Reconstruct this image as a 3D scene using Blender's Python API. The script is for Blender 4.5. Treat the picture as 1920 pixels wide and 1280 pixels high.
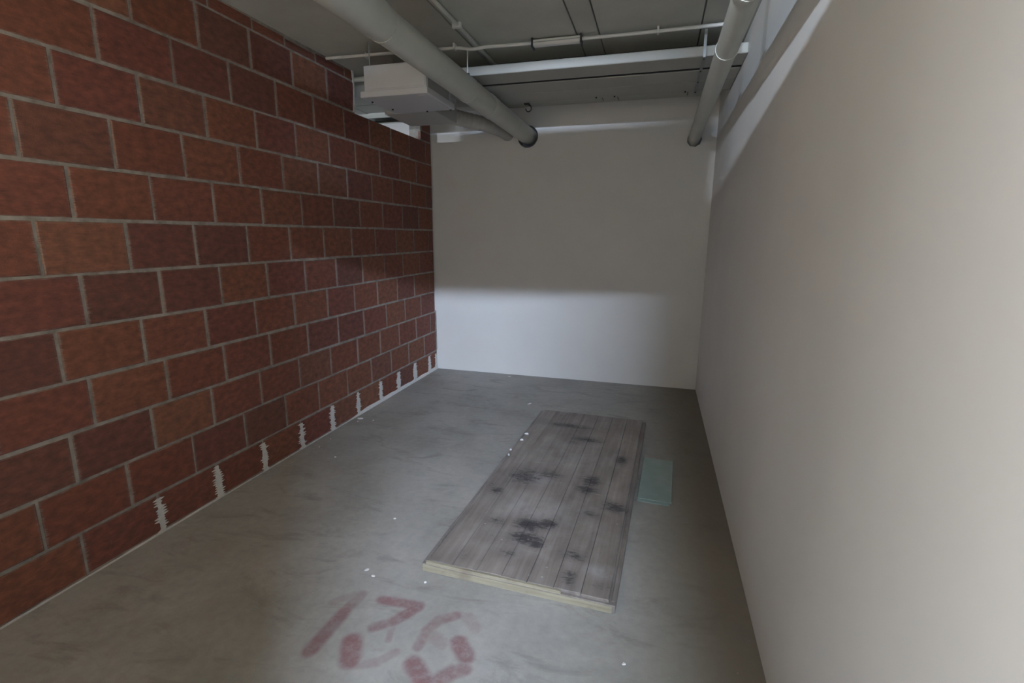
import bpy, bmesh, math, random
from mathutils import Vector, Matrix

random.seed(136)
SC = bpy.context.scene
for o in list(bpy.data.objects):
    bpy.data.objects.remove(o, do_unlink=True)
COL = SC.collection

# ------------------------------------------------------------------ room sizes (metres)
W, D, H = 2.592, 4.738, 2.53          # room width (x), depth (y), ceiling height (z)

# ------------------------------------------------------------------ camera
def make_camera():
    f_px, yaw, pit, rol = 937.19, math.radians(15.902), math.radians(11.963), math.radians(0.3416)
    F = Vector((-math.sin(yaw) * math.cos(pit), math.cos(yaw) * math.cos(pit), -math.sin(pit)))
    R = Vector((math.cos(yaw), math.sin(yaw), 0))
    U = R.cross(F)
    R2 = R * math.cos(rol) + U * math.sin(rol)
    U2 = -R * math.sin(rol) + U * math.cos(rol)
    cd = bpy.data.cameras.new('camera')
    cd.sensor_fit = 'HORIZONTAL'
    cd.sensor_width = 36
    cd.lens = f_px * 36 / 1920
    cd.clip_start = 0.02
    cam = bpy.data.objects.new('camera', cd)
    m = Matrix((R2, U2, -F)).transposed().to_4x4()
    m.translation = Vector((2.1722, 0, 1.3869))
    cam.matrix_world = m
    COL.objects.link(cam)
    SC.camera = cam
make_camera()

# ------------------------------------------------------------------ world, lamps, exposure
wd = bpy.data.worlds.new('world')
SC.world = wd
wd.use_nodes = True
wd.node_tree.nodes['Background'].inputs[0].default_value = (0.8, 0.85, 1.0, 1)
wd.node_tree.nodes['Background'].inputs[1].default_value = 0.02

def area_light(name, loc, aim, sx, sy, power, color):
    ld = bpy.data.lights.new(name, 'AREA')
    ld.shape = 'RECTANGLE'
    ld.size, ld.size_y = sx, sy
    ld.energy = power
    ld.color = color
    o = bpy.data.objects.new(name, ld)
    COL.objects.link(o)
    o.location = loc
    d = Vector(aim) - Vector(loc)
    o.rotation_euler = d.to_track_quat('-Z', 'Y').to_euler()
    return o
# fluorescent battens of the corridor outside the open doorway, one in the neighbouring box, and two added fill lamps
area_light('corridor_lamp_right', (2.94, -2.10, 2.545), (1.4, 2.0, 4.4), 0.62, 0.04, 435, (0.63, 0.77, 1.0))
area_light('corridor_lamp_left', (1.50, -2.20, 2.47), (2.3, 1.5, 1.9), 0.12, 0.03, 235, (0.70, 0.83, 1.0))
area_light('corridor_fill_lamp', (0.75, -1.35, 2.30), (0.85, -0.2, 1.3), 1.2, 0.2, 150, (0.98, 0.97, 0.95))  # added lamp behind the opal panel, only for soft fill
area_light('neighbour_lamp', (-0.86, 1.0, 2.33), (0.05, 4.7, 2.29), 0.25, 0.03, 30.0, (0.80, 0.90, 1.0))
area_light('neighbour_fill_lamp', (-0.42, 4.12, 2.18), (-0.85, 5.04, 2.45), 0.1, 0.1, 2.6, (0.80, 0.86, 1.0))  # added lamp, brightens the end wall glimpsed through the opening

vs = SC.view_settings
vs.view_transform = 'Standard'
vs.look = 'None'
vs.gamma = 1
vs.use_curve_mapping = False
vs.exposure = 0.0

# ------------------------------------------------------------------ materials
def new_mat(name):
    m = bpy.data.materials.new(name)
    m.use_nodes = True
    nt = m.node_tree
    b = nt.nodes['Principled BSDF']
    return m, nt, b
def node(nt, kind, **kw):
    n = nt.nodes.new(kind)
    for k, v in kw.items():
        if hasattr(n, k) and not k.startswith('in_'):
            setattr(n, k, v)
    return n
def link(nt, a, b): nt.links.new(a, b)
def coords(nt, scale=(1, 1, 1), out='Object', loc=(0, 0, 0)):
    t = nt.nodes.new('ShaderNodeTexCoord')
    mp = nt.nodes.new('ShaderNodeMapping')
    mp.inputs['Scale'].default_value = scale
    mp.inputs['Location'].default_value = loc
    link(nt, t.outputs[out], mp.inputs[0])
    return mp.outputs[0]
def noise(nt, vec, scale, detail=4, rough=0.55, dist=0.0):
    n = nt.nodes.new('ShaderNodeTexNoise')
    n.inputs['Scale'].default_value = scale
    n.inputs['Detail'].default_value = detail
    n.inputs['Roughness'].default_value = rough
    n.inputs['Distortion'].default_value = dist
    link(nt, vec, n.inputs['Vector'])
    return n.outputs['Fac']
def ramp(nt, fac, stops):
    r = nt.nodes.new('ShaderNodeValToRGB')
    e = r.color_ramp.elements
    while len(e) < len(stops): e.new(0.5)
    for el, (p, c) in zip(e, stops):
        el.position = p
        el.color = (c, c, c, 1) if isinstance(c, (int, float)) else (*c, 1)
    link(nt, fac, r.inputs[0])
    return r.outputs[0]
def mix(nt, fac, a, b, mode='MIX'):
    m = nt.nodes.new('ShaderNodeMix')
    m.data_type = 'RGBA'
    m.blend_type = mode
    for s, v in ((m.inputs['Factor'], fac), (m.inputs['A'], a), (m.inputs['B'], b)):
        if isinstance(v, (int, float)): s.default_value = v
        elif isinstance(v, tuple): s.default_value = (*v, 1)
        else: link(nt, v, s)
    return m.outputs['Result']
def math_(nt, op, a, b=None, c=None):
    m = nt.nodes.new('ShaderNodeMath')
    m.operation = op
    for s, v in zip(m.inputs, (a, b, c)):
        if v is None: continue
        if isinstance(v, (int, float)): s.default_value = v
        else: link(nt, v, s)
    return m.outputs[0]
def sstep(nt, v, lo, hi, a=0.0, b=1.0):
    m = nt.nodes.new('ShaderNodeMapRange')
    m.interpolation_type = 'SMOOTHSTEP'
    link(nt, v, m.inputs['Value'])
    m.inputs['From Min'].default_value = lo
    m.inputs['From Max'].default_value = hi
    m.inputs['To Min'].default_value = a
    m.inputs['To Max'].default_value = b
    return m.outputs['Result']
def bump(nt, bsdf, h, strength, dist=0.01):
    b = nt.nodes.new('ShaderNodeBump')
    b.inputs['Strength'].default_value = strength
    b.inputs['Distance'].default_value = dist
    link(nt, h, b.inputs['Height'])
    link(nt, b.outputs[0], bsdf.inputs['Normal'])

def simple(name, color, rough=0.6, var=0.12, scale=9.0, metal=0.0, bumps=0.1):
    m, nt, b = new_mat(name)
    v = coords(nt)
    n = noise(nt, v, scale, 5)
    lo = tuple(c * (1 - var) for c in color)
    hi = tuple(min(1, c * (1 + var)) for c in color)
    link(nt, ramp(nt, n, [(0.3, lo), (0.7, hi)]), b.inputs['Base Color'])
    b.inputs['Roughness'].default_value = rough
    b.inputs['Metallic'].default_value = metal
    if bumps: bump(nt, b, noise(nt, v, scale * 6, 3), bumps, 0.003)
    return m

M = {}
M['wall_white'] = simple('white_wall_paint', (0.76, 0.75, 0.73), 0.75, 0.025, 2.5, bumps=0.04)
M['wall_grey'] = simple('corridor_paint', (0.55, 0.54, 0.52), 0.8, 0.03, 2.0)
M['ceiling'] = simple('grey_green_concrete_ceiling', (0.50, 0.505, 0.455), 0.85, 0.10, 3.0, bumps=0.15)
M['groove'] = simple('dark_joint', (0.20, 0.20, 0.18), 0.9)
M['pvc'] = simple('grey_plastic_pipe', (0.57, 0.58, 0.53), 0.45, 0.05, 6.0, bumps=0.0)
M['duct'] = simple('grey_flat_duct_plastic', (0.41, 0.41, 0.375), 0.5, 0.04, 4.0, bumps=0.0)
M['white_pvc'] = simple('white_conduit_plastic', (0.78, 0.78, 0.76), 0.4, 0.03, 8.0, bumps=0.0)
M['unit'] = simple('white_enamelled_steel', (0.64, 0.655, 0.69), 0.4, 0.03, 5.0, bumps=0.0)
M['unit_grey'] = simple('grey_steel_sheet', (0.45, 0.46, 0.45), 0.45, 0.06, 7.0, bumps=0.0)
M['zinc'] = simple('galvanised_steel', (0.42, 0.44, 0.44), 0.4, 0.15, 30.0, metal=0.6, bumps=0.0)
M['dark_steel'] = simple('dark_steel', (0.04, 0.045, 0.045), 0.5, 0.2, 10)
M['dark_green'] = simple('dark_green_grey_shade', (0.055, 0.068, 0.066), 0.5, 0.1, 8)
M['black'] = simple('black_shade', (0.012, 0.012, 0.013), 0.6, 0.2, 10)
M['foil'] = simple('pale_flexible_duct_cloth', (0.56, 0.55, 0.52), 0.55, 0.08, 14, bumps=0.2)
M['plaster'] = simple('white_plaster', (0.72, 0.71, 0.69), 0.85, 0.08, 40, bumps=0.4)
M['raw_wood'] = None
M['debris'] = simple('white_plaster_crumb', (0.75, 0.74, 0.72), 0.85, 0.1, 60, bumps=0.3)

def opal_mat():
    m, nt, b = new_mat('opal_sheet')
    t = nt.nodes.new('ShaderNodeBsdfTranslucent')
    v = coords(nt)
    link(nt, ramp(nt, noise(nt, v, 2.0, 3), [(0.3, (0.80, 0.73, 0.63)), (0.7, (0.84, 0.77, 0.67))]), t.inputs['Color'])
    link(nt, t.outputs[0], nt.nodes['Material Output'].inputs['Surface'])
    return m
M['opal'] = opal_mat()
def mortar_mat():
    m, nt, b = new_mat('grey_mortar')
    v = coords(nt)
    n = noise(nt, v, 14, 6, 0.65)
    c = ramp(nt, n, [(0.3, (0.19, 0.172, 0.152)), (0.62, (0.37, 0.345, 0.315))])
    link(nt, c, b.inputs['Base Color'])
    b.inputs['Roughness'].default_value = 0.9
    bump(nt, b, noise(nt, v, 70, 4), 0.5, 0.004)
    return m
M['mortar'] = mortar_mat()

def brick_mat():
    m, nt, b = new_mat('scored_clay_block')
    oi = nt.nodes.new('ShaderNodeObjectInfo')
    rnd = oi.outputs['Random']
    tc = nt.nodes.new('ShaderNodeTexCoord')
    # offset the noise per brick so that no two look alike
    add = nt.nodes.new('ShaderNodeVectorMath'); add.operation = 'ADD'
    comb = nt.nodes.new('ShaderNodeCombineXYZ')
    link(nt, math_(nt, 'MULTIPLY', rnd, 57.0), comb.inputs[1])
    link(nt, math_(nt, 'MULTIPLY', rnd, 23.0), comb.inputs[2])
    link(nt, tc.outputs['Object'], add.inputs[0]); link(nt, comb.outputs[0], add.inputs[1])
    v = add.outputs[0]
    base = ramp(nt, rnd, [(0.0, (0.197, 0.068, 0.046)), (0.25, (0.232, 0.091, 0.056)), (0.5, (0.202, 0.071, 0.054)),
                          (0.7, (0.156, 0.064, 0.051)), (0.85, (0.252, 0.109, 0.068)), (1.0, (0.206, 0.077, 0.048))])
    big = noise(nt, v, 7, 3)
    base = mix(nt, 1.0, base, ramp(nt, big, [(0.25, (0.62, 0.64, 0.68)), (0.75, (1.30, 1.25, 1.15))]), 'MULTIPLY')
    # fine horizontal scoring of the extruded clay
    mp = nt.nodes.new('ShaderNodeMapping'); mp.inputs['Scale'].default_value = (1, 3.0, 110)
    link(nt, v, mp.inputs[0])
    lines = noise(nt, mp.outputs[0], 1.0, 3, 0.6)
    base = mix(nt, 1.0, base, ramp(nt, lines, [(0.3, (0.86, 0.86, 0.86)), (0.7, (1.10, 1.10, 1.10))]), 'MULTIPLY')
    # mortar dragged over the edges of the face
    sep = nt.nodes.new('ShaderNodeSeparateXYZ'); link(nt, tc.outputs['Generated'], sep.inputs[0])
    dy = math_(nt, 'ABSOLUTE', math_(nt, 'SUBTRACT', sep.outputs[1], 0.5))
    dz = math_(nt, 'ABSOLUTE', math_(nt, 'SUBTRACT', sep.outputs[2], 0.5))
    edge = math_(nt, 'MAXIMUM', dy, dz)
    mp2 = nt.nodes.new('ShaderNodeMapping'); mp2.inputs['Scale'].default_value = (1, 9.0, 60)
    link(nt, v, mp2.inputs[0])
    rag = noise(nt, mp2.outputs[0], 1.0, 4, 0.6)
    e2 = math_(nt, 'ADD', edge, math_(nt, 'MULTIPLY', math_(nt, 'SUBTRACT', rag, 0.5), 0.16))
    smear = sstep(nt, e2, 0.462, 0.53, 0.0, 0.8)
    patch = sstep(nt, noise(nt, v, 11, 4, 0.6), 0.66, 0.80, 0.0, 0.35)
    smear = math_(nt, 'MAXIMUM', smear, patch)
    col = mix(nt, smear, base, (0.25, 0.225, 0.20))
    link(nt, col, b.inputs['Base Color'])
    b.inputs['Roughness'].default_value = 0.85
    bump(nt, b, math_(nt, 'ADD', math_(nt, 'MULTIPLY', lines, 0.6), noise(nt, v, 60, 3)), 0.35, 0.003)
    return m
M['brick'] = brick_mat()

def concrete(nt, b):
    """concrete colour, roughness and relief in room coordinates; returns the colour socket"""
    v = coords(nt)
    a = noise(nt, v, 1.3, 6, 0.6, 0.4)
    c = ramp(nt, a, [(0.28, (0.255, 0.245, 0.220)), (0.5, (0.358, 0.348, 0.322)), (0.74, (0.45, 0.44, 0.412))])
    s = noise(nt, coords(nt, (1.0, 2.6, 1), loc=(3, 1, 0)), 3.0, 7, 0.68, 0.8)
    c = mix(nt, sstep(nt, s, 0.50, 0.72, 0, 0.50), c, (0.17, 0.16, 0.14))
    f = noise(nt, v, 26, 5, 0.7)
    c = mix(nt, 1.0, c, ramp(nt, f, [(0.3, (0.90, 0.90, 0.90)), (0.7, (1.08, 1.08, 1.08))]), 'MULTIPLY')
    # brown dirt washed up against the right-hand wall
    sep = nt.nodes.new('ShaderNodeSeparateXYZ'); link(nt, v, sep.inputs[0])
    d = math_(nt, 'ADD', sep.outputs[0], math_(nt, 'MULTIPLY', math_(nt, 'SUBTRACT', a, 0.5), 0.25))
    c = mix(nt, sstep(nt, d, W - 0.52, W - 0.05, 0, 0.80), c, (0.150, 0.122, 0.085))
    # dust specks
    vo = nt.nodes.new('ShaderNodeTexVoronoi'); vo.inputs['Scale'].default_value = 22
    link(nt, v, vo.inputs['Vector'])
    sp = math_(nt, 'MULTIPLY', sstep(nt, vo.outputs['Distance'], 0.02, 0.06, 1, 0), sstep(nt, s, 0.45, 0.6, 1, 0))
    c = mix(nt, math_(nt, 'MULTIPLY', sp, 0.5), c, (0.55, 0.55, 0.53))
    link(nt, ramp(nt, a, [(0.3, 0.52), (0.7, 0.66)]), b.inputs['Roughness'])
    bump(nt, b, math_(nt, 'ADD', noise(nt, v, 40, 4), math_(nt, 'MULTIPLY', a, 2.0)), 0.10, 0.004)
    return c
def floor_mat():
    m, nt, b = new_mat('power_floated_concrete')
    link(nt, concrete(nt, b), b.inputs['Base Color'])
    return m
M['floor'] = floor_mat()

def paint_mat():
    # thin red paint worn through to the concrete
    m, nt, b = new_mat('worn_red_floor_paint')
    at = nt.nodes.new('ShaderNodeAttribute'); at.attribute_name = 'paint'
    v = coords(nt)
    n = noise(nt, v, 34, 6, 0.7)
    n2 = noise(nt, v, 9, 4, 0.6)
    a = math_(nt, 'MULTIPLY', at.outputs['Fac'], sstep(nt, n, 0.25, 0.62, 0.45, 1.0))
    a = math_(nt, 'MULTIPLY', a, sstep(nt, n2, 0.3, 0.6, 0.65, 1.0))
    red = ramp(nt, n2, [(0.3, (0.175, 0.065, 0.078)), (0.7, (0.235, 0.098, 0.110))])
    link(nt, mix(nt, a, concrete(nt, b), red), b.inputs['Base Color'])
    return m
M['paint'] = paint_mat()

# scuffs on the board top, in the board's own metres: (x, y, rx, ry, strength)
SCUFFS = [(0.28, 1.70, 0.22, 0.05, 0.85), (0.46, 1.49, 0.12, 0.05, 0.9), (0.37, 1.42, 0.06, 0.04, 0.6), (0.70, 1.25, 0.045, 0.07, 0.95), (0.64, 1.35, 0.05, 0.05, 0.5),
          (0.20, 0.86, 0.13, 0.12, 0.85), (0.34, 0.93, 0.12, 0.07, 0.75), (0.57, 0.92, 0.065, 0.08, 1.0), (0.56, 0.82, 0.07, 0.06, 1.0),
          (0.10, 0.66, 0.045, 0.045, 0.95), (0.07, 0.71, 0.05, 0.05, 0.6), (0.72, 0.68, 0.09, 0.06, 0.9), (0.62, 0.58, 0.07, 0.05, 0.7),
          (0.36, 0.40, 0.10, 0.06, 1.0), (0.44, 0.43, 0.06, 0.05, 1.0), (0.38, 0.29, 0.10, 0.06, 0.95), (0.43, 0.26, 0.05, 0.04, 1.0), (0.20, 0.38, 0.07, 0.05, 0.7), (0.21, 0.27, 0.07, 0.06, 0.4),
          (0.33, 0.16, 0.06, 0.04, 0.55), (0.60, 0.23, 0.08, 0.045, 0.75), (0.61, 0.09, 0.04, 0.06, 0.85), (0.73, 0.08, 0.06, 0.035, 0.6), (0.16, 0.10, 0.06, 0.05, 0.4), (0.02, 0.2, 0.03, 0.2, 0.5)]
DUST = [(0.34, 0.54, 0.22, 0.12, 0.6), (0.24, 0.85, 0.10, 0.06, 0.8), (0.73, 0.16, 0.07, 0.04, 0.9), (0.40, 1.20, 0.22, 0.20, 0.35), (0.30, 0.25, 0.16, 0.10, 0.4), (0.55, 0.45, 0.2, 0.1, 0.3)]
def board_mat():
    m, nt, b = new_mat('weathered_grey_brown_board')
    v = coords(nt)
    g = noise(nt, coords(nt, (26, 1.6, 26)), 1.5, 6, 0.6, 0.3)
    n = noise(nt, v, 5, 5, 0.6)
    c = ramp(nt, g, [(0.25, (0.205, 0.178, 0.158)), (0.55, (0.285, 0.250, 0.225)), (0.8, (0.37, 0.33, 0.30))])
    c = mix(nt, 1.0, c, ramp(nt, n, [(0.25, (0.68, 0.67, 0.67)), (0.75, (1.22, 1.22, 1.22))]), 'MULTIPLY')
    sep = nt.nodes.new('ShaderNodeSeparateXYZ'); link(nt, v, sep.inputs[0])
    def blobs(lst):
        tot = None
        for (x, y, rx, ry, s) in lst:
            dx = math_(nt, 'MULTIPLY', math_(nt, 'SUBTRACT', sep.outputs[0], x), 1 / rx)
            dy = math_(nt, 'MULTIPLY', math_(nt, 'SUBTRACT', sep.outputs[1], y), 1 / ry)
            r = math_(nt, 'SQRT', math_(nt, 'ADD', math_(nt, 'MULTIPLY', dx, dx), math_(nt, 'MULTIPLY', dy, dy)))
            f = sstep(nt, r, 0.0, 1.75, s, 0.0)
            tot = f if tot is None else math_(nt, 'MAXIMUM', tot, f)
        return tot
    rag = noise(nt, coords(nt, (1, 2.6, 1)), 17, 8, 0.78, 1.6)
    du = math_(nt, 'MULTIPLY', blobs(DUST), sstep(nt, noise(nt, v, 9, 5, 0.65), 0.30, 0.70, 0, 0.8))
    c = mix(nt, du, c, (0.46, 0.46, 0.47))
    BL_ = blobs(SCUFFS)
    c = mix(nt, math_(nt, 'MULTIPLY', BL_, 0.42), c, (0.10, 0.09, 0.095))
    sc = math_(nt, 'ADD', math_(nt, 'MULTIPLY', BL_, 0.60), math_(nt, 'MULTIPLY', math_(nt, 'SUBTRACT', rag, 0.5), 1.5))
    c = mix(nt, sstep(nt, sc, 0.27, 0.58, 0, 0.82), c, (0.032, 0.028, 0.032))
    # streaky scratches and drops of white paint
    st = noise(nt, coords(nt, (5, 60, 5)), 1.2, 3, 0.5)
    c = mix(nt, sstep(nt, st, 0.64, 0.78, 0, 0.45), c, (0.42, 0.40, 0.37))
    vo = nt.nodes.new('ShaderNodeTexVoronoi'); vo.inputs['Scale'].default_value = 17
    link(nt, v, vo.inputs['Vector'])
    sp = math_(nt, 'MULTIPLY', sstep(nt, vo.outputs['Distance'], 0.05, 0.10, 1, 0), sstep(nt, noise(nt, v, 3.1, 3), 0.5, 0.6, 0, 1))
    c = mix(nt, math_(nt, 'MULTIPLY', sp, 0.55), c, (0.55, 0.54, 0.51))
    link(nt, c, b.inputs['Base Color'])
    b.inputs['Roughness'].default_value = 0.62
    bump(nt, b, math_(nt, 'ADD', g, rag), 0.25, 0.004)
    return m
M['board'] = board_mat()

def rawwood_mat():
    m, nt, b = new_mat('raw_pine_edge')
    g = noise(nt, coords(nt, (2, 30, 45)), 1.6, 5, 0.6)
    n = noise(nt, coords(nt), 8, 4)
    c = ramp(nt, g, [(0.3, (0.27, 0.235, 0.165)), (0.7, (0.40, 0.36, 0.265))])
    c = mix(nt, sstep(nt, n, 0.52, 0.72, 0, 0.65), c, (0.20, 0.16, 0.12))
    link(nt, c, b.inputs['Base Color'])
    b.inputs['Roughness'].default_value = 0.75
    bump(nt, b, g, 0.3, 0.003)
    return m
M['raw_wood'] = rawwood_mat()

def glass_mat():
    m, nt, b = new_mat('dusty_green_glass')
    v = coords(nt)
    n = noise(nt, v, 12, 4)
    link(nt, ramp(nt, n, [(0.3, (0.40, 0.53, 0.49)), (0.7, (0.47, 0.60, 0.56))]), b.inputs['Base Color'])
    b.inputs['Roughness'].default_value = 0.18
    b.inputs['Transmission Weight'].default_value = 0.45
    b.inputs['IOR'].default_value = 1.5
    return m
M['glass'] = glass_mat()

# ------------------------------------------------------------------ mesh helpers
class MB:
    def __init__(s): s.v, s.f, s.sm = [], [], []
    def add(s, verts, faces, smooth=False):
        k = len(s.v)
        s.v += [tuple(p) for p in verts]
        s.f += [tuple(i + k for i in f) for f in faces]
        s.sm += [smooth] * len(faces)
        return s
    def box(s, a, b, ch=0.0):
        x0, y0, z0 = a; x1, y1, z1 = b
        if ch <= 0:
            v = [(x0, y0, z0), (x1, y0, z0), (x1, y1, z0), (x0, y1, z0), (x0, y0, z1), (x1, y0, z1), (x1, y1, z1), (x0, y1, z1)]
            f = [(0, 3, 2, 1), (4, 5, 6, 7), (0, 1, 5, 4), (1, 2, 6, 5), (2, 3, 7, 6), (3, 0, 4, 7)]
            return s.add(v, f)
        bm = bmesh.new()
        bmesh.ops.create_cube(bm, size=1)
        for q in bm.verts:
            q.co = ((x0 + x1) / 2 + q.co.x * (x1 - x0), (y0 + y1) / 2 + q.co.y * (y1 - y0), (z0 + z1) / 2 + q.co.z * (z1 - z0))
        bmesh.ops.bevel(bm, geom=bm.edges[:], offset=ch, segments=1, affect='EDGES')
        bm.verts.index_update()
        s.add([q.co[:] for q in bm.verts], [[q.index for q in fc.verts] for fc in bm.faces])
        bm.free()
        return s
    def tube(s, pts, r, seg=16, caps=True, radii=None):
        pts = [Vector(p) for p in pts]
        n = len(pts)
        v, f = [], []
        t0 = (pts[1] - pts[0]).normalized()
        ref = Vector((0, 0, 1)) if abs(t0.z) < 0.9 else Vector((1, 0, 0))
        a = t0.cross(ref).normalized()
        for i, p in enumerate(pts):
            t = (pts[min(i + 1, n - 1)] - pts[max(i - 1, 0)]).normalized()
            a = (a - t * a.dot(t)).normalized()
            b = t.cross(a)
            rr = radii[i] if radii else r
            for k in range(seg):
                w = 2 * math.pi * k / seg
                v.append(p + a * math.cos(w) * rr + b * math.sin(w) * rr)
        for i in range(n - 1):
            for k in range(seg):
                k2 = (k + 1) % seg
                f.append((i * seg + k, i * seg + k2, (i + 1) * seg + k2, (i + 1) * seg + k))
        s.add(v, f, True)
        if caps:
            s.add(v[:seg], [tuple(reversed(range(seg)))])
            s.add(v[-seg:], [tuple(range(seg))])
        return s
    def pipe(s, pts, r, wall, seg=28):
        # open-ended pipe with wall thickness
        s.tube(pts, r, seg, caps=False)
        k = len(s.f)
        s.tube(pts, r - wall, seg, caps=False)
        for i in range(k, len(s.f)): s.f[i] = tuple(reversed(s.f[i]))
        return s
    def prism(s, poly, axis, a, b):
        # closed outline in the plane across `axis`, extruded from a to b
        n = len(poly)
        def P(p, h):
            return {'x': (h, p[0], p[1]), 'y': (p[0], h, p[1]), 'z': (p[0], p[1], h)}[axis]
        v = [P(p, a) for p in poly] + [P(p, b) for p in poly]
        f = [tuple(reversed(range(n))), tuple(range(n, 2 * n))]
        f += [(i, (i + 1) % n, n + (i + 1) % n, n + i) for i in range(n)]
        return s.add(v, f)
    def mesh(s, name, mat):
        me = bpy.data.meshes.new(name)
        me.from_pydata(s.v, [], s.f)
        bm = bmesh.new(); bm.from_mesh(me)
        bmesh.ops.recalc_face_normals(bm, faces=bm.faces[:])
        bm.to_mesh(me); bm.free()
        for p, q in zip(me.polygons, s.sm): p.use_smooth = q
        me.materials.append(mat)
        return me
    def build(s, name, mat, parent=None, loc=None):
        o = bpy.data.objects.new(name, s.mesh(name, mat))
        COL.objects.link(o)
        if parent: o.parent = parent
        if loc: o.location = loc
        return o

def tag(o, label=None, cat=None, group=None, kind=None):
    if label: o['label'] = label
    if cat: o['category'] = cat
    if group: o['group'] = group
    if kind: o['kind'] = kind
    return o
def empty(name, loc=(0, 0, 0), rz=0.0):
    o = bpy.data.objects.new(name, None)
    COL.objects.link(o)
    o.location = loc
    o.rotation_euler.z = rz
    o.empty_display_size = 0.1
    return o
def ring(mb, c, axis, r0, r1, h, seg=28):
    # flat collar: outer radius r1, inner r0, length h along axis, centred on c
    v, f = [], []
    for (rr, hh) in ((r0, -h / 2), (r1, -h / 2), (r1, h / 2), (r0, h / 2)):
        for k in range(seg):
            w = 2 * math.pi * k / seg
            a, b = math.cos(w) * rr, math.sin(w) * rr
            v.append({'x': (c[0] + hh, c[1] + a, c[2] + b), 'y': (c[0] + a, c[1] + hh, c[2] + b), 'z': (c[0] + a, c[1] + b, c[2] + hh)}[axis])
    for i in range(4):
        j = (i + 1) % 4
        for k in range(seg):
            k2 = (k + 1) % seg
            f.append((i * seg + k, i * seg + k2, j * seg + k2, j * seg + k))
    mb.add(v, f, False)
    return mb

# ================================================================== STRUCTURE
fl = MB().box((-2.2, -3.3, -0.12), (5.2, D + 0.6, 0.0)).build('floor', M['floor'])
tag(fl, 'grey stained concrete floor', 'floor', kind='structure')

# --- ceiling: slab with the formwork bays between its joints
GRO = [-0.10, 0.990, 1.645, 1.772, 2.330, 2.700]
ce = MB().box((-2.2, -0.25, H + 0.012), (5.2, D + 0.6, H + 0.25)).box((-2.2, -3.3, H + 0.22), (5.2, -0.25, H + 0.30)).build('ceiling', M['groove'])
tag(ce, 'grey green concrete ceiling with straight joints', 'ceiling', kind='structure')
def panel(x0, x1, y0, y1):
    MB().box((x0, y0, H), (x1, y1, H + 0.02), 0.002).build('ceiling_panel', M['ceiling'], ce)
for a, b in zip(GRO[:-1], GRO[1:]):
    panel(a + 0.004, b - 0.004, -0.25, D + 0.05)
panel(-2.2, -0.105, -0.25, D + 0.6)
panel(2.705, 5.2, -0.25, D + 0.6)


# --- back wall with the two holes where the pipes go through
PA = (0.948, 2.293, 0.075)            # big pipe: x, z, radius
PB = (2.412, 2.196, 0.047)            # small pipe
def wall_with_holes():
    mb = MB().box((-0.12, D, -0.02), (W + 0.12, D + 0.16, H + 0.02))
    me = mb.mesh('wall_back', M['wall_white'])
    o = bpy.data.objects.new('wall_back', me)
    COL.objects.link(o)
    cut = []
    for (x, z, r, seg) in ((PA[0] + 0.013, PA[1] - 0.015, PA[2] + 0.022, 40), (PB[0] + 0.004, PB[1] - 0.006, PB[2] + 0.013, 9)):
        c = MB().tube([(x, D - 0.1, z), (x, D + 0.3, z)], r, seg).build('cutter', M['black'])
        md = o.modifiers.new('hole', 'BOOLEAN')
        md.operation = 'DIFFERENCE'; md.object = c; md.solver = 'EXACT'
        cut.append(c)
    dg = bpy.context.evaluated_depsgraph_get()
    ev = bpy.data.meshes.new_from_object(o.evaluated_get(dg))
    o.modifiers.clear()
    o.data = ev
    for c in cut: bpy.data.objects.remove(c, do_unlink=True)
    for p in ev.polygons: p.use_smooth = False
    ev.materials.clear(); ev.materials.append(M['wall_white'])
    return o
tag(wall_with_holes(), 'plain white painted end wall', 'wall', kind='structure')
wr = MB().box((W, -0.25, -0.02), (W + 0.14, D + 0.02, H + 0.01)).build('wall_right', M['wall_white'])
tag(wr, 'plain white painted wall on the right', 'wall', kind='structure')

# --- front wall behind the camera: doorway, and openings above it shaped to pass the corridor light
wf = MB()
wf.box((-0.12, -0.25, 2.075), (1.83, -0.10, H))
wf.box((1.83, -0.25, 2.075), (2.10, -0.10, 2.235))
wf.box((2.10, -0.25, 2.075), (2.22, -0.10, H))
wf.box((2.22, -0.25, 2.075), (W, -0.10, 2.482))
wf.box((2.22, -0.25, 2.507), (W, -0.10, H))
wf.box((1.79, -0.25, 0), (1.86, -0.10, 2.075))
wf.box((2.57, -0.25, 0), (W, -0.10, 2.075))
wf.box((-0.12, -0.25, 0), (0.06, -0.10, 2.075))
wf.box((0.06, -0.25, 0), (1.79, -0.10, 1.45))
tag(wf.build('wall_front', M['wall_white']), 'white front wall with a doorway behind the viewer', 'wall', kind='structure')
wp = MB().box((0.06, -0.19, 1.45), (1.79, -0.18, 2.075)).build('fill_panel', M['opal'])  # added unseen panel, spreads corridor light into the room as fill
tag(wp, 'translucent opal panel added for soft fill beside the doorway behind the viewer', 'fill panel', kind='structure')
wc = MB()
wc.box((-2.2, -3.4, 0), (5.2, -3.25, H + 0.22))
wc.box((-2.3, -3.4, 0), (-2.2, D + 0.6, H + 0.22))
wc.box((5.2, -3.4, 0), (5.3, -0.1, H + 0.22))
wc.box((-2.2, -0.25, 0), (-0.12, -0.10, H + 0.22))
wc.box((W + 0.14, -0.25, 0), (5.2, -0.10, H + 0.22))
wc.box((2.08, -0.85, 2.25), (2.33, -0.75, H + 0.22))       # added baffle, keeps the right-hand lamp out of the upper opening
wc.box((0.90, -1.92, 2.18), (2.25, -1.90, 2.425))   # added shield, keeps the left-hand lamp out of the doorway
tag(wc.build('wall_corridor', M['wall_grey']), 'pale corridor walls outside the doorway', 'wall', kind='structure')
wn = MB()
wn.box((-1.45, 0.6, 0), (-1.35, D + 0.4, H))
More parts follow.
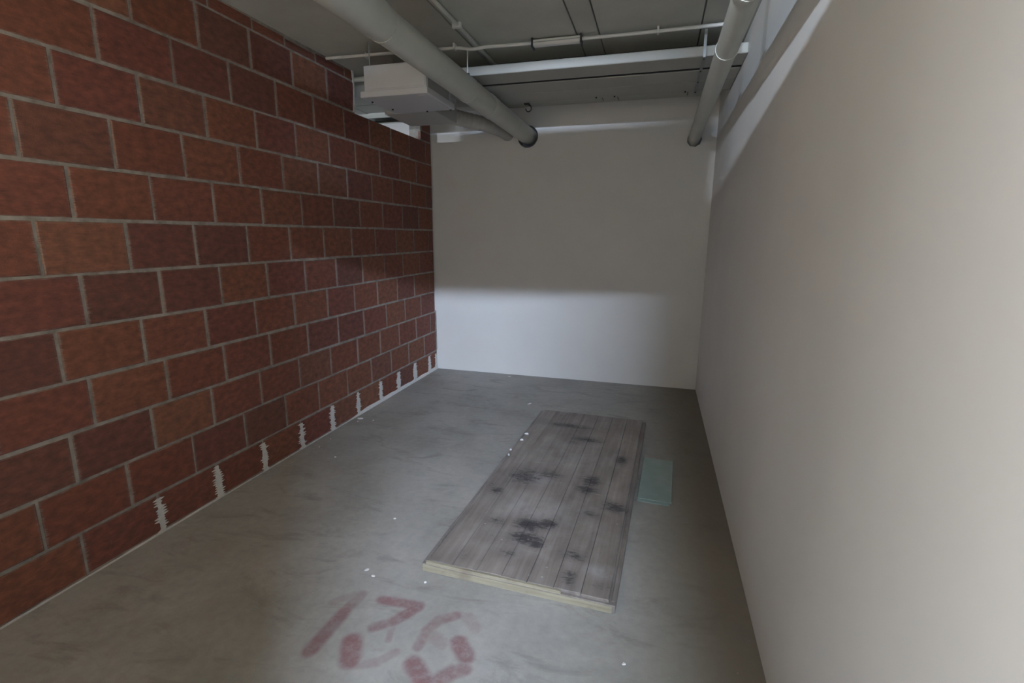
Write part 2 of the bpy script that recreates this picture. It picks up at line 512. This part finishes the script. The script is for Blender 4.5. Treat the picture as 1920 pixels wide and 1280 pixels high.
wn.box((-1.45, D + 0.3, 0), (-0.12, D + 0.4, H))
tag(wn.build('wall_neighbour', M['wall_white']), 'white walls of the neighbouring box seen through the opening', 'wall', kind='structure')

# --- left wall: hollow clay blocks in mortar
ZK = [0.0, .198, .406, .613, .817, 1.022, 1.228, 1.437, 1.642, 1.848, 2.051, 2.254, 2.462]
JY = [[2.26, 2.592, 2.921, 3.251, 3.587, 3.896, 4.22, 4.543],
      [2.472, 2.794, 3.129, 3.464, 3.785, 4.112, 4.441],
      [2.287, 2.621, 2.95, 3.283, 3.614, 3.944, 4.278, 4.599],
      [2.391, 2.729, 3.063, 3.394, 3.739, 4.068, 4.393],
      [2.305, 2.622, 2.957, 3.285, 3.615, 3.942, 4.271, 4.600],
      [2.421, 2.75, 3.081, 3.415, 3.746, 4.065, 4.395],
      [2.302, 2.635, 2.967, 3.294, 3.62, 3.959, 4.295, 4.603],
      [2.432, 2.768, 3.094, 3.422, 3.755, 4.089, 4.4],
      [2.623, 2.955, 3.282, 3.606, 3.93, 4.263, 4.575],
      [2.439, 2.761, 3.091, 3.406, 3.744, 4.07, 4.387],
      [2.62, 2.952, 3.284, 3.613, 3.94, 4.265, 4.593],
      [2.449, 2.779, 3.111]]
HOLE0, HOLE1, HOLEZ = 3.430, 4.492, 2.250
wl = MB()
wl.box((-0.118, -0.10, 0.0), (-0.0045, 4.736, 0.62))
wl.box((-0.118, -0.10, 0.62), (-0.0045, 4.714, HOLEZ - 0.006))
wl.box((-0.118, -0.10, HOLEZ - 0.006), (-0.0045, HOLE0, H))
wl.box((-0.118, HOLE1 + 0.01, HOLEZ - 0.006), (-0.0045, 4.714, H))
wl = wl.build('wall_left', M['mortar'])
tag(wl, 'unplastered red clay block wall with grey mortar joints', 'wall', kind='structure')

def brick_mesh(seed):
    rr = random.Random(seed)
    # unit block: y in -.5..+.5, z in -.5..+.5, face at x=0, scaled per brick; small chipped corners
    c = 0.016
    j = lambda a=0.006: rr.uniform(-a, a)
    out = [(-.5, -.5), (.5, -.5), (.5, .5), (-.5, .5)]
    v = [(-0.028, y, z) for y, z in out]
    v += [(-0.003, y + j(.004), z + j(.008)) for y, z in out]
    inner = []
    for k, (y, z) in enumerate(out):
        inner.append((0.0 + j(.0004), y * (1 - 2 * c * 0.6) + j(.004), z * (1 - 2 * c) + j(.006)))
    v += inner
    # chipped midpoints on the face edges
    f = [(3, 2, 1, 0)]
    for k in range(4):
        k2 = (k + 1) % 4
        f.append((k, k2, 4 + k2, 4 + k))
        f.append((4 + k, 4 + k2, 8 + k2, 8 + k))
    f.append((8, 9, 10, 11))
    return MB().add(v, f).mesh('brick', M['brick'])
BM = [brick_mesh(s) for s in range(8)]
def add_brick(y0, y1, z0, z1):
    o = bpy.data.objects.new('brick', random.choice(BM))
    COL.objects.link(o)
    o.parent = wl
    o.location = (random.uniform(-0.0015, 0.002), (y0 + y1) / 2, (z0 + z1) / 2)
    o.scale = (1, y1 - y0, z1 - z0)
    o.rotation_euler = (random.uniform(-.006, .006), random.uniform(-.01, .01), random.uniform(-.006, .006))
for k in range(12):
    js = list(JY[k])
    while js[0] > -0.05: js.insert(0, js[0] - random.uniform(0.327, 0.333))
    end = 4.722 if k < 3 else 4.706
    z0, z1 = ZK[k] + (0.012 if k == 0 else 0.006), ZK[k + 1] - 0.0075
    if k == 11:
        js.append(HOLE0 + 0.004)
    else:
        js.append(end + 0.005)
    for a, b in zip(js[:-1], js[1:]):
        a = max(a, -0.10)
        if b - a < 0.05: continue
        add_brick(a + random.uniform(.005, .0075), b - random.uniform(.005, .0075), z0 + random.uniform(-.0015, .0015), z1 + random.uniform(-.002, .002))
# toothed blocks left between the opening and the corner
add_brick(4.500, 4.700, 2.258, 2.330)
add_brick(4.530, 4.700, 2.338, 2.440)
add_brick(4.505, 4.700, 2.448, 2.522)
# cut course under the ceiling
y = -0.08
while y < HOLE0 - 0.1:
    w = random.uniform(0.22, 0.34)
    y1 = min(y + w, HOLE0 - 0.005)
    if HOLE0 - y1 < 0.08: y1 = HOLE0 - 0.005
    add_brick(y + 0.004, y1 - 0.004, 2.466, 2.518 + random.uniform(-0.012, 0.006))
    y = y1

# white plaster dragged over the joints of the bottom course
def smear(yc, z0, z1, w, seed):
    rr = random.Random(seed)
    n = max(6, int((z1 - z0) / 0.0065))
    L, R = [], []
    base = rr.uniform(0.75, 1.1)
    for i in range(n + 1):
        t = i / n
        z = z0 + (z1 - z0) * t
        ww = w * base * (0.62 + 0.38 * math.sin(math.pi * min(1, t * 1.05) + 0.4 * rr.random()))
        if t < 0.08: ww *= 1.5
        spike = lambda: rr.uniform(0.008, 0.030) if i % 2 and rr.random() < 0.75 else rr.uniform(0, 0.003)
        L.append((yc - ww / 2 - spike(), z))
        R.append((yc + ww / 2 + spike(), z + rr.uniform(0, 0.002)))
    poly = L + list(reversed(R))
    m = MB()
    nL = len(L)
    x0, x1 = -0.001, 0.0042
    v = [(x0, a, b) for a, b in L] + [(x0, a, b) for a, b in R] + [(x1, a, b) for a, b in L] + [(x1, a, b) for a, b in R]
    f = []
    for i in range(n):
        f.append((2 * nL + i, 2 * nL + i + 1, 3 * nL + i + 1, 3 * nL + i))
        f.append((i, i + 1, 2 * nL + i + 1, 2 * nL + i))
        f.append((nL + i, nL + i + 1, 3 * nL + i + 1, 3 * nL + i))
    m.add(v, f)
    m.build('plaster_smear', M['plaster'], wl)
for i, (yc, w) in enumerate([(1.60, .02), (1.93, .026), (2.26, .030), (2.592, .034), (2.921, .032), (3.251, .032), (3.587, .030), (3.896, .056), (4.22, .060), (4.543, .050)]):
    smear(yc, 0.004, 0.188 + random.uniform(-.012, .004), w, 40 + i)
smear(4.70, 0.004, 0.17, 0.022, 77)
# plaster fillet along the foot of the wall
def fillet():
    rr = random.Random(5)
    n = 110
    ya, yb = 0.2, D - 0.006
    m = MB(); v = []; f = []
    h = 0.008
    for i in range(n + 1):
        t = ya + (yb - ya) * i / n
        tgt = 0.006 if t < 3.2 else (0.034 if (t * 3.1) % 1 < 0.7 else 0.020)
        h += (tgt - h) * 0.3 + rr.uniform(-.002, .002)
        d = 0.003 + h * 0.2
        v += [(-0.002, t, 0.0), (d, t, 0.0), (0.006, t, max(.004, h * 0.6)), (-0.002, t, max(.005, h))]
    for i in range(n):
        for k in range(3):
            f.append((i * 4 + k, i * 4 + 4 + k, i * 4 + 5 + k, i * 4 + 1 + k))
    m.add(v, f)
    m.build('plaster_fillet', M['plaster'], wl)
fillet()
# grey mortar in the corner, lower part, and the pale plastered edge of the opening
MB().box((-0.05, 4.712, 0.205), (0.003, 4.737, 0.62), 0.003).build('corner_mortar', M['mortar'], wl)
MB().prism([(HOLE0 - 0.028, 2.256), (HOLE0 + 0.004, 2.256), (HOLE0 + 0.005, 2.53), (HOLE0 - 0.02, 2.53), (HOLE0 - 0.008, 2.42), (HOLE0 - 0.016, 2.34)], 'x', -0.118, 0.003).build('plaster_edge', M['plaster'], wl)

# ================================================================== CEILING SERVICES
# --- big grey pipe
pa = empty('drain_pipe', (PA[0], 0, PA[1]))
tag(pa, 'thick grey plastic pipe running overhead from upper left into the end wall', 'pipe')
MB().pipe([(0, -0.09, 0), (0, 2.2, 0), (0, D + 0.12, 0)], PA[2], 0.004, 36).build('pipe_tube', M['pvc'], pa)
s = MB(); s.tube([(0, 0.9, 0), (0, 2.13, 0), (0, 2.16, 0)], .08, 36, caps=False, radii=[.0815, .0815, .0765]); s.build('pipe_socket', M['pvc'], pa)
s = MB(); s.tube([(0, 3.60, 0), (0, 3.602, 0), (0, 3.735, 0), (0, 3.74, 0)], .08, 36, caps=False, radii=[.0755, .0790, .0790, .0755]); s.build('pipe_socket', M['pvc'], pa)
def clamp(parent, y, r, rod_top, side=1):
    c = ring(MB(), (0, y, 0), 'y', r + 0.0005, r + 0.003, 0.020).build('pipe_clamp', M['pvc'], parent)
    b = MB().box((-0.012, y - 0.009, r), (0.012, y + 0.009, r + 0.022), 0.002).build('clamp_nut', M['dark_steel'], c)
    rod = MB().tube([(0, y, r + 0.004), (0, y, rod_top)], 0.004, 10).build('hanger_rod', M['white_pvc'], parent)
    return c
clamp(pa, 3.235, PA[2], H - PA[1])
clamp(pa, 2.185, 0.0765, H - PA[1])

# --- smaller pipe beside the right wall
pb = empty('waste_pipe', (PB[0], 0, PB[1]))
tag(pb, 'thinner grey plastic pipe running overhead beside the right wall', 'pipe')
MB().pipe([(0, -0.09, 0), (0, 2.2, 0), (0, D + 0.12, 0)], PB[2], 0.003, 32).build('pipe_tube', M['pvc'], pb)
s = MB(); s.tube([(0, 0.8, 0), (0, 2.02, 0), (0, 2.05, 0)], .05, 32, caps=False, radii=[.0525, .0525, .0480]); s.build('pipe_socket', M['pvc'], pb)
clamp(pb, 2.585, PB[2], H - PB[1])
clamp(pb, 1.985, 0.0525, H - PB[1])

# --- three flat ventilation ducts side by side
def flat_duct(x0, y0, y1, top, label, seam):
    t = empty('flat_duct', (0, (y0 + y1) / 2, 2.392))
    tag(t, label, 'duct', 'flat ducts under the ceiling')
    hw = (y1 - y0) / 2
    MB().box((x0, -hw, 0), (W - 0.001, hw, top), 0.004).build('duct_body', M['duct'], t)
    MB().box((seam, -hw - 0.003, -0.003), (seam + 0.10, hw + 0.003, top + 0.002), 0.003).build('duct_sleeve', M['duct'], t)
    return t
flat_duct(0.42, 3.300, 3.516, 0.055, 'foremost flat rectangular grey duct crossing under the ceiling, its front face lit', 0.46)
dm = flat_duct(-0.75, 3.562, 3.786, 0.134, 'middle one of the three flat grey ducts crossing under the ceiling', -0.34)
flat_duct(-0.75, 3.793, 4.040, 0.134, 'rearmost flat grey duct under the ceiling, nearest the end wall', -0.36)
MB().box((0.43, -0.130, 0.004), (W - 0.002, -0.1125, 0.136), 0.001).build('shade_strip', M['black'], dm)['label'] = 'black strip standing for the shade in the gap'  # painted shade: blackens the gap and the cavity above the front duct
def strap(x, w=0.016):
    t = empty('duct_strap', (x, 3.30, 2.387))
    pts = [(-.006, .0, .135), (-.006, .0, .0), (.002, .75, .0)]
    MB().box((-w / 2, -0.0095, -0.003), (w / 2, 0.745, 0.0), 0.0006).build('band', M['zinc'], t)
    MB().box((-w / 2, -0.0095, 0.0), (w / 2, -0.0065, 0.143), 0.0006).build('band_end', M['zinc'], t)
    for yy in (0.02, 0.245, 0.48, 0.72):
        MB().tube([(0, yy, -0.007), (0, yy, -0.003)], 0.005, 8).build('screw', M['dark_steel'], t)
    return t
tag(strap(2.360), 'narrow metal strap holding up the flat ducts beside the thinner pipe', 'strap')
# dark screws under the rearmost duct
for i, (x, yy) in enumerate([(1.667, 4.010), (1.800, 4.010), (2.292, 4.015), (2.420, 4.000)]):
    o = MB().tube([(x, yy, 2.3845), (x, yy, 2.3922)], 0.0055, 8).build('duct_screw', M['black'])
    tag(o, ['small dark screw head under the rearmost duct, leftmost of four', 'small dark screw head under the rearmost duct, second from the left',
            'small dark screw head under the rearmost duct just left of the thinner pipe', 'small dark screw head under the rearmost duct hidden close to the thinner pipe'][i], 'screw', 'screw heads under the rear duct')

# --- cable hook and thin cable along the back edge of the ducts
hk = empty('cable_hook', (1.135, 4.075, 2.38))
tag(hk, 'small black open hook hanging below the rearmost duct', 'hook')
pts = []
for i in range(15):
    w = math.radians(100 - i * 20)
    pts.append((0.020 * math.cos(w) * 1.1, 0.0, -0.020 + 0.024 * math.sin(w)))
MB().tube(pts, 0.0042, 8).build('hook_wire', M['black'], hk)
MB().box((-0.030, -0.034, 0.004), (0.012, 0.006, 0.011), 0.001).build('hook_plate', M['black'], hk)
th = MB().tube([(0.60, 4.058, 2.400), (0.80, 4.058, 2.402), (1.10, 4.058, 2.400)], 0.0035, 8).build('thin_cable', M['white_pvc'])
tag(th, 'thin pale cable along the back edge of the flat ducts', 'cable')

# --- white conduit across the ceiling, bowed under the other one
cd = empty('cross_conduit', (0, 3.13, 2.508))
tag(cd, 'white plastic conduit crossing the ceiling from wall to pipe, bowed at the middle', 'conduit')
path = [(0.02, -0.035, 0), (0.35, -0.02, 0), (0.70, 0.0, 0), (0.86, 0.005, 0.0), (0.93, 0.004, -0.003), (0.985, -0.004, -0.016), (1.035, -0.010, -0.024),
        (1.075, -0.004, -0.018), (1.13, 0.03, -0.004), (1.19, 0.05, 0.0), (1.39, 0.055, 0)]
def smooth_path(p, it=2):
    p = [Vector(q) for q in p]
    for _ in range(it):
        r = [p[0]]
        for a, b in zip(p[:-1], p[1:]):
            r += [a * 0.75 + b * 0.25, a * 0.25 + b * 0.75]
        r.append(p[-1]); p = r
    return p
MB().tube(smooth_path(path), 0.0095, 10).build('conduit_tube', M['white_pvc'], cd)
MB().tube([(1.665, 0.062, 0), (2.0, 0.064, 0), (2.455, 0.064, 0.002)], 0.0095, 10).build('conduit_tube', M['white_pvc'], cd)
sl = MB().box((1.385, 0.040, -0.020), (1.67, 0.078, 0.014), 0.004).build('junction_sleeve', M['white_pvc'], cd)
MB().box((1.39, 0.036, -0.004), (1.665, 0.0405, 0.000)).build('sleeve_seam', M['unit_grey'], sl)
for x in (1.383, 1.672):
    MB().box((x - 0.004, 0.026, -0.030), (x + 0.004, 0.092, 0.020), 0.001).build('sleeve_clip', M['dark_steel'], cd)
for x in (0.30, 0.905, 2.10):
    MB().box((x - 0.006, -0.018 if x < 1 else 0.045, -0.013), (x + 0.006, 0.022 if x < 1 else 0.085, 0.021), 0.001).build('saddle_clip', M['white_pvc'], cd)

# --- conduit along the ceiling
c2 = empty('ceiling_conduit', (1.036, 0, 2.517))
tag(c2, 'pale conduit clipped along the ceiling joint towards the end wall', 'conduit')
MB().tube([(0, 0.1, 0), (0, 2.0, 0), (0.006, 4.3, 0)], 0.0115, 10).build('conduit_tube', M['pvc'], c2)
for yy in (0.9, 1.9, 2.845):
    MB().box((-0.026, yy - 0.010, -0.017), (0.026, yy + 0.010, 0.012), 0.002).build('saddle_clip', M['white_pvc'], c2)

# --- air unit hung by the brick wall
ac = empty('air_handling_unit', (0.60, 2.90, 2.20))
tag(ac, 'white sheet metal air unit hung under the ceiling by the brick wall', 'air unit')
MB().box((-0.197, 0.008, 0.034), (0.213, 0.41, 0.178), 0.003).build('casing', M['unit'], ac)
MB().box((-0.222, 0.0, 0.0), (0.222, 0.42, 0.036), 0.003).build('drip_tray', M['unit'], ac)
fr = MB().box((-0.172, 0.004, 0.046), (0.205, 0.0085, 0.170), 0.001).build('front_panel', M['unit'], ac)
MB().box((0.213, 0.03, 0.040), (0.2155, 0.34, 0.172), 0.001).build('side_panel', M['unit_grey'], ac)
MB().box((0.213, 0.352, 0.040), (0.219, 0.362, 0.172), 0.001).build('side_flange', M['unit'], ac)
MB().box((0.150, 0.03, -0.003), (0.205, 0.40, 0.0), 0.001).build('tray_rib', M['unit'], ac)
MB().box((-0.30, 0.424, 0.0), (0.075, 0.82, 0.165), 0.003).build('outlet_box', M['unit_grey'], ac)
for (x, yy) in ((-0.17, 0.30), (0.20, 0.40), (-0.20, 0.10), (0.03, 0.405)):
    MB().tube([(x, yy, -0.006), (x, yy, 0.0)], 0.0065, 8).build('screw', M['black'], ac)
for (x, yy) in ((-0.19, 0.07), (-0.19, 0.36)):
    MB().tube([(x, yy, 0.17), (x, yy, 0.33)], 0.004, 8).build('hanger_rod', M['zinc'], ac)

# --- flexible duct from the unit to the end wall
fx = empty('flexible_duct', (0.66, 3.6, 2.27))
tag(fx, 'pale flexible hose duct between the air unit and the end wall', 'duct')
pth = smooth_path([(-0.10, 0.132, 0.012), (-0.09, 0.20, 0.012), (-0.02, 0.36, 0.012), (0.07, 0.60, 0.02), (0.11, 0.85, 0.03), (0.11, 1.136, 0.035)], 4)
rad = [0.056 + 0.003 * math.sin(i * 1.6) for i in range(len(pth))]
MB().tube(pth, .056, 24, caps=False, radii=rad).build('hose', M['foil'], fx)
MB().tube([(-0.10, 0.124, 0.012), (-0.10, 0.165, 0.012)], .061, 24).build('collar', M['zinc'], fx)

# --- what shows in the opening of the brick wall
rl = empty('steel_rail', (-0.10, 3.76, 2.254))
tag(rl, 'dark steel channel passing through the opening in the brick wall', 'rail')
MB().box((-0.50, -0.025, 0.0), (0.40, 0.025, 0.004), 0.001).build('web', M['dark_steel'], rl)
MB().box((-0.50, -0.025, 0.004), (0.40, -0.020, 0.026), 0.001).build('flange', M['dark_steel'], rl)
MB().box((-0.50, 0.020, 0.004), (0.40, 0.025, 0.026), 0.001).build('flange', M['dark_steel'], rl)
sb = empty('shade_box', (-0.37, 3.49, 2.348))  # added dark box, stands for the gloom beyond the opening
tag(sb, 'dark green grey box standing for shade behind the opening in the brick wall', 'dark box')
MB().box((-0.23, -0.05, 0.0), (0.23, 0.055, 0.165), 0.004).build('shade_box_body', M['dark_green'], sb)
MB().box((-0.235, -0.055, -0.006), (0.235, 0.06, 0.0), 0.001).build('shade_box_lid', M['dark_green'], sb)
sp = MB().tube([(-0.12, 3.478, 2.487), (0.0, 3.478, 2.487), (0.36, 3.478, 2.487)], 0.017, 14).build('grey_pipe', M['pvc'])
tag(sp, 'short grey pipe entering the opening left of the air unit', 'pipe')

# ================================================================== THINGS ON THE FLOOR
# --- plank panel (an old door leaf) lying flat
BW, BL = 0.806, 1.985
bd = empty('plank_panel', (1.300, 1.693, 0.0), -0.0333)
tag(bd, 'scuffed grey brown plank door panel lying flat on the concrete floor', 'door panel')
MB().box((0.0, 0.0, 0.001), (BW, BL, 0.034), 0.003).build('base_board', M['board'], bd)
fe = MB().box((0.004, -0.0045, 0.003), (BW - 0.012, 0.0005, 0.032), 0.001).build('front_edge', M['raw_wood'], bd)
fe['label'] = 'raw pale wood front edge'
LED = 0.026
pw = (BW - 2 * LED) / 7
for i in range(7):
    x0 = LED + i * pw
    dz = random.uniform(-0.0008, 0.0012)
    MB().box((x0 + 0.0007, 0.012 + random.uniform(-.002, .002), 0.034), (x0 + pw - 0.0007, BL - 0.006, 0.048 + dz), 0.0014).build('plank', M['board'], bd)
st = MB()
st.box((LED - 0.006, -0.002, 0.0342), (LED + 5.3 * pw, 0.0115, 0.0475), 0.002)
st = st.build('end_strip', M['raw_wood'], bd)
st['label'] = 'broken raw wood strip along the front end'
for x in (0.004, BW - 0.018):
    MB().box((x, 0.02, 0.034), (x + 0.012, BL - 0.01, 0.0385), 0.0015).build('edge_bead', M['board'], bd)

# --- two panes of glass beside it
def pane(name, x, y, rz, sx, sy, z, label):
    t = MB().box((0, 0, 0), (sx, sy, 0.005), 0.0008).build(name, M['glass'])
    t.location = (x, y, z); t.rotation_euler.z = rz
    tag(t, label, 'glass pane', 'glass panes beside the plank panel')
pane('glass_pane', 2.150, 2.532, -0.050, 0.168, 0.530, 0.0005, 'lower pale green glass pane flat on the floor, its front edge jutting out')
pane('glass_pane', 2.152, 2.553, -0.040, 0.176, 0.525, 0.0062, 'upper pale green glass pane on top of the other by the plank panel')

# --- red number on the floor: soft, worn strokes (x0, y0, x1, y1, half width, strength)
STROKES = {
'one': [(1.121,1.204,1.126,1.391,0.026,1.00),(1.126,1.391,1.137,1.492,0.022,0.60),(1.106,1.483,1.057,1.425,0.018,0.35)],
'three': [(1.231,1.489,1.380,1.500,0.022,0.90),(1.380,1.491,1.326,1.401,0.023,1.00),(1.326,1.401,1.273,1.357,0.021,0.95),(1.338,1.370,1.353,1.319,0.011,0.50),(1.233,1.279,1.274,1.209,0.034,1.00),(1.309,1.200,1.363,1.225,0.018,0.40),(1.363,1.225,1.402,1.279,0.016,0.45)],
'six': [(1.536,1.493,1.483,1.454,0.021,0.80),(1.483,1.454,1.464,1.396,0.021,0.60),(1.464,1.396,1.465,1.320,0.018,0.65),(1.483,1.385,1.535,1.357,0.025,0.35),(1.480,1.255,1.541,1.208,0.030,1.00),(1.589,1.218,1.616,1.257,0.028,0.90),(1.616,1.257,1.651,1.281,0.025,0.80),(1.592,1.379,1.640,1.331,0.029,0.95),(1.580,1.500,1.628,1.455,0.023,0.28)]}
pn = empty('painted_number', (0, 0, 0.0006))
tag(pn, 'faded red number 136 painted on the concrete floor', 'number')
def seg_d(px, py, a, b, c, d):
    vx, vy = c - a, d - b
    t = max(0, min(1, ((px - a) * vx + (py - b) * vy) / (vx * vx + vy * vy + 1e-9)))
    return math.hypot(px - a - vx * t, py - b - vy * t)
for nm, sts in STROKES.items():
    x0 = min(min(q[0], q[2]) for q in sts) - 0.06; x1 = max(max(q[0], q[2]) for q in sts) + 0.06
    y0 = min(min(q[1], q[3]) for q in sts) - 0.06; y1 = max(max(q[1], q[3]) for q in sts) + 0.06
    st_ = 0.005
    nx, ny = int((x1 - x0) / st_) + 1, int((y1 - y0) / st_) + 1
    val, v = [], []
    for j in range(ny + 1):
        for i in range(nx + 1):
            x, yv = x0 + i * st_, y0 + j * st_
            a = 0
            for (p, q, r, t_, hw, op) in sts:
                dd = seg_d(x, yv, p, q, r, t_)
                k = 1 - (dd - hw * 0.62) / (hw * 0.85)
                k = max(0, min(1, k)); k = k * k * (3 - 2 * k)
                a = max(a, k * op)
            v.append((x, yv, 0)); val.append(a)
    f = []
    for j in range(ny):
        for i in range(nx):
            q = (j * (nx + 1) + i, j * (nx + 1) + i + 1, (j + 1) * (nx + 1) + i + 1, (j + 1) * (nx + 1) + i)
            if max(val[t] for t in q) > 0.003: f.append(q)
    me = bpy.data.meshes.new('digit_' + nm)
    used = sorted({i for q in f for i in q}); mp_ = {o: n for n, o in enumerate(used)}
    me.from_pydata([v[i] for i in used], [], [tuple(mp_[i] for i in q) for q in f])
    at = me.attributes.new('paint', 'FLOAT', 'POINT')
    at.data.foreach_set('value', [val[i] * 0.85 for i in used])
    me.materials.append(M['paint'])
    o = bpy.data.objects.new('digit_' + nm, me)
    COL.objects.link(o); o.parent = pn

# --- crumbs and flakes
def crumb(name, x, y, sx, sy, h, rz, label, seed, mat='debris', cat='crumb', group=None):
    rr = random.Random(seed)
    n = 7
    ring0 = [(math.cos(2 * math.pi * k / n) * sx * rr.uniform(.7, 1.1), math.sin(2 * math.pi * k / n) * sy * rr.uniform(.7, 1.1)) for k in range(n)]
    v = [(a, b, 0) for a, b in ring0] + [(a * .7, b * .7, h * rr.uniform(.7, 1.1)) for a, b in ring0]
    f = [tuple(reversed(range(n))), tuple(range(n, 2 * n))] + [(k, (k + 1) % n, n + (k + 1) % n, n + k) for k in range(n)]
    o = MB().add(v, f).build(name, M[mat])
    o.location = (x, y, 0.0005); o.rotation_euler.z = rz
    tag(o, label, cat, group)
crumb('plaster_flake', 0.054, 3.185, 0.030, 0.016, 0.006, 0.3, 'largest white plaster flake on the floor at the foot of the brick wall', 1, cat='flake')
CR = [(0.069, 3.127, .006, 'tiny white crumb just in front of the largest plaster flake'), (0.169, 3.180, .007, 'tiny white crumb to the right of the largest plaster flake'),
      (0.078, 2.779, .006, 'farther of two tiny white crumbs hugging the near brick wall'), (0.089, 2.643, .006, 'nearer of two tiny white crumbs hugging the near brick wall'),
      (0.285, 2.539, .008, 'tiny white crumb on the floor a step out from the near brick wall')]
for i, (x, y, s_, lb) in enumerate(CR):
    crumb('plaster_crumb', x, y, s_, s_ * .8, s_ * .7, i, lb, 20 + i, group='crumbs by the brick wall')
for i, (x, y, sx, sy, rz, lb) in enumerate([
        (1.218, 3.905, .026, .008, 1.0, 'white scrap on the floor behind the far end of the plank panel'),
        (0.823, 4.647, .018, .008, 0.2, 'white scrap on the floor close to the end wall'),
        (1.346, 1.627, .007, .006, 0.5, 'white paint crumb on the floor in front of the plank panel corner'),
        (0.994, 2.014, .010, .006, 0.5, 'pale crumb on the open floor left of the plank panel'),
        (1.076, 1.630, .012, .007, 0.9, 'pale flake on the floor above the painted one'),
        (1.123, 1.602, .010, .006, 0.1, 'pale flake on the floor between the painted one and three'),
        (2.152, 1.449, .008, .006, 0.4, 'small pale crumb on the floor in front of the plank panel at right')]):
    crumb('floor_scrap', x, y, sx, sy, 0.004, rz, lb, 60 + i, cat='scrap')
# plaster lumps lying on the panel's left edge
for i, (x, y, s_, lb) in enumerate([(1.386, 3.144, .018, 'farthest white plaster lump on the left part of the plank panel'),
                                (1.380, 3.035, .015, 'second farthest white plaster lump on the left part of the plank panel'),
                                (1.352, 2.862, .012, 'third white plaster lump along the left edge of the plank panel'),
                                (1.362, 2.785, .013, 'nearest white plaster lump along the left edge of the plank panel')]):
    crumb('plaster_lump', x, y, s_, s_ * .6, 0.008, i * .7, lb, 90 + i, cat='plaster lump', group='plaster lumps on the plank panel')
    bpy.context.scene.collection.objects[-1].location.z = 0.0495
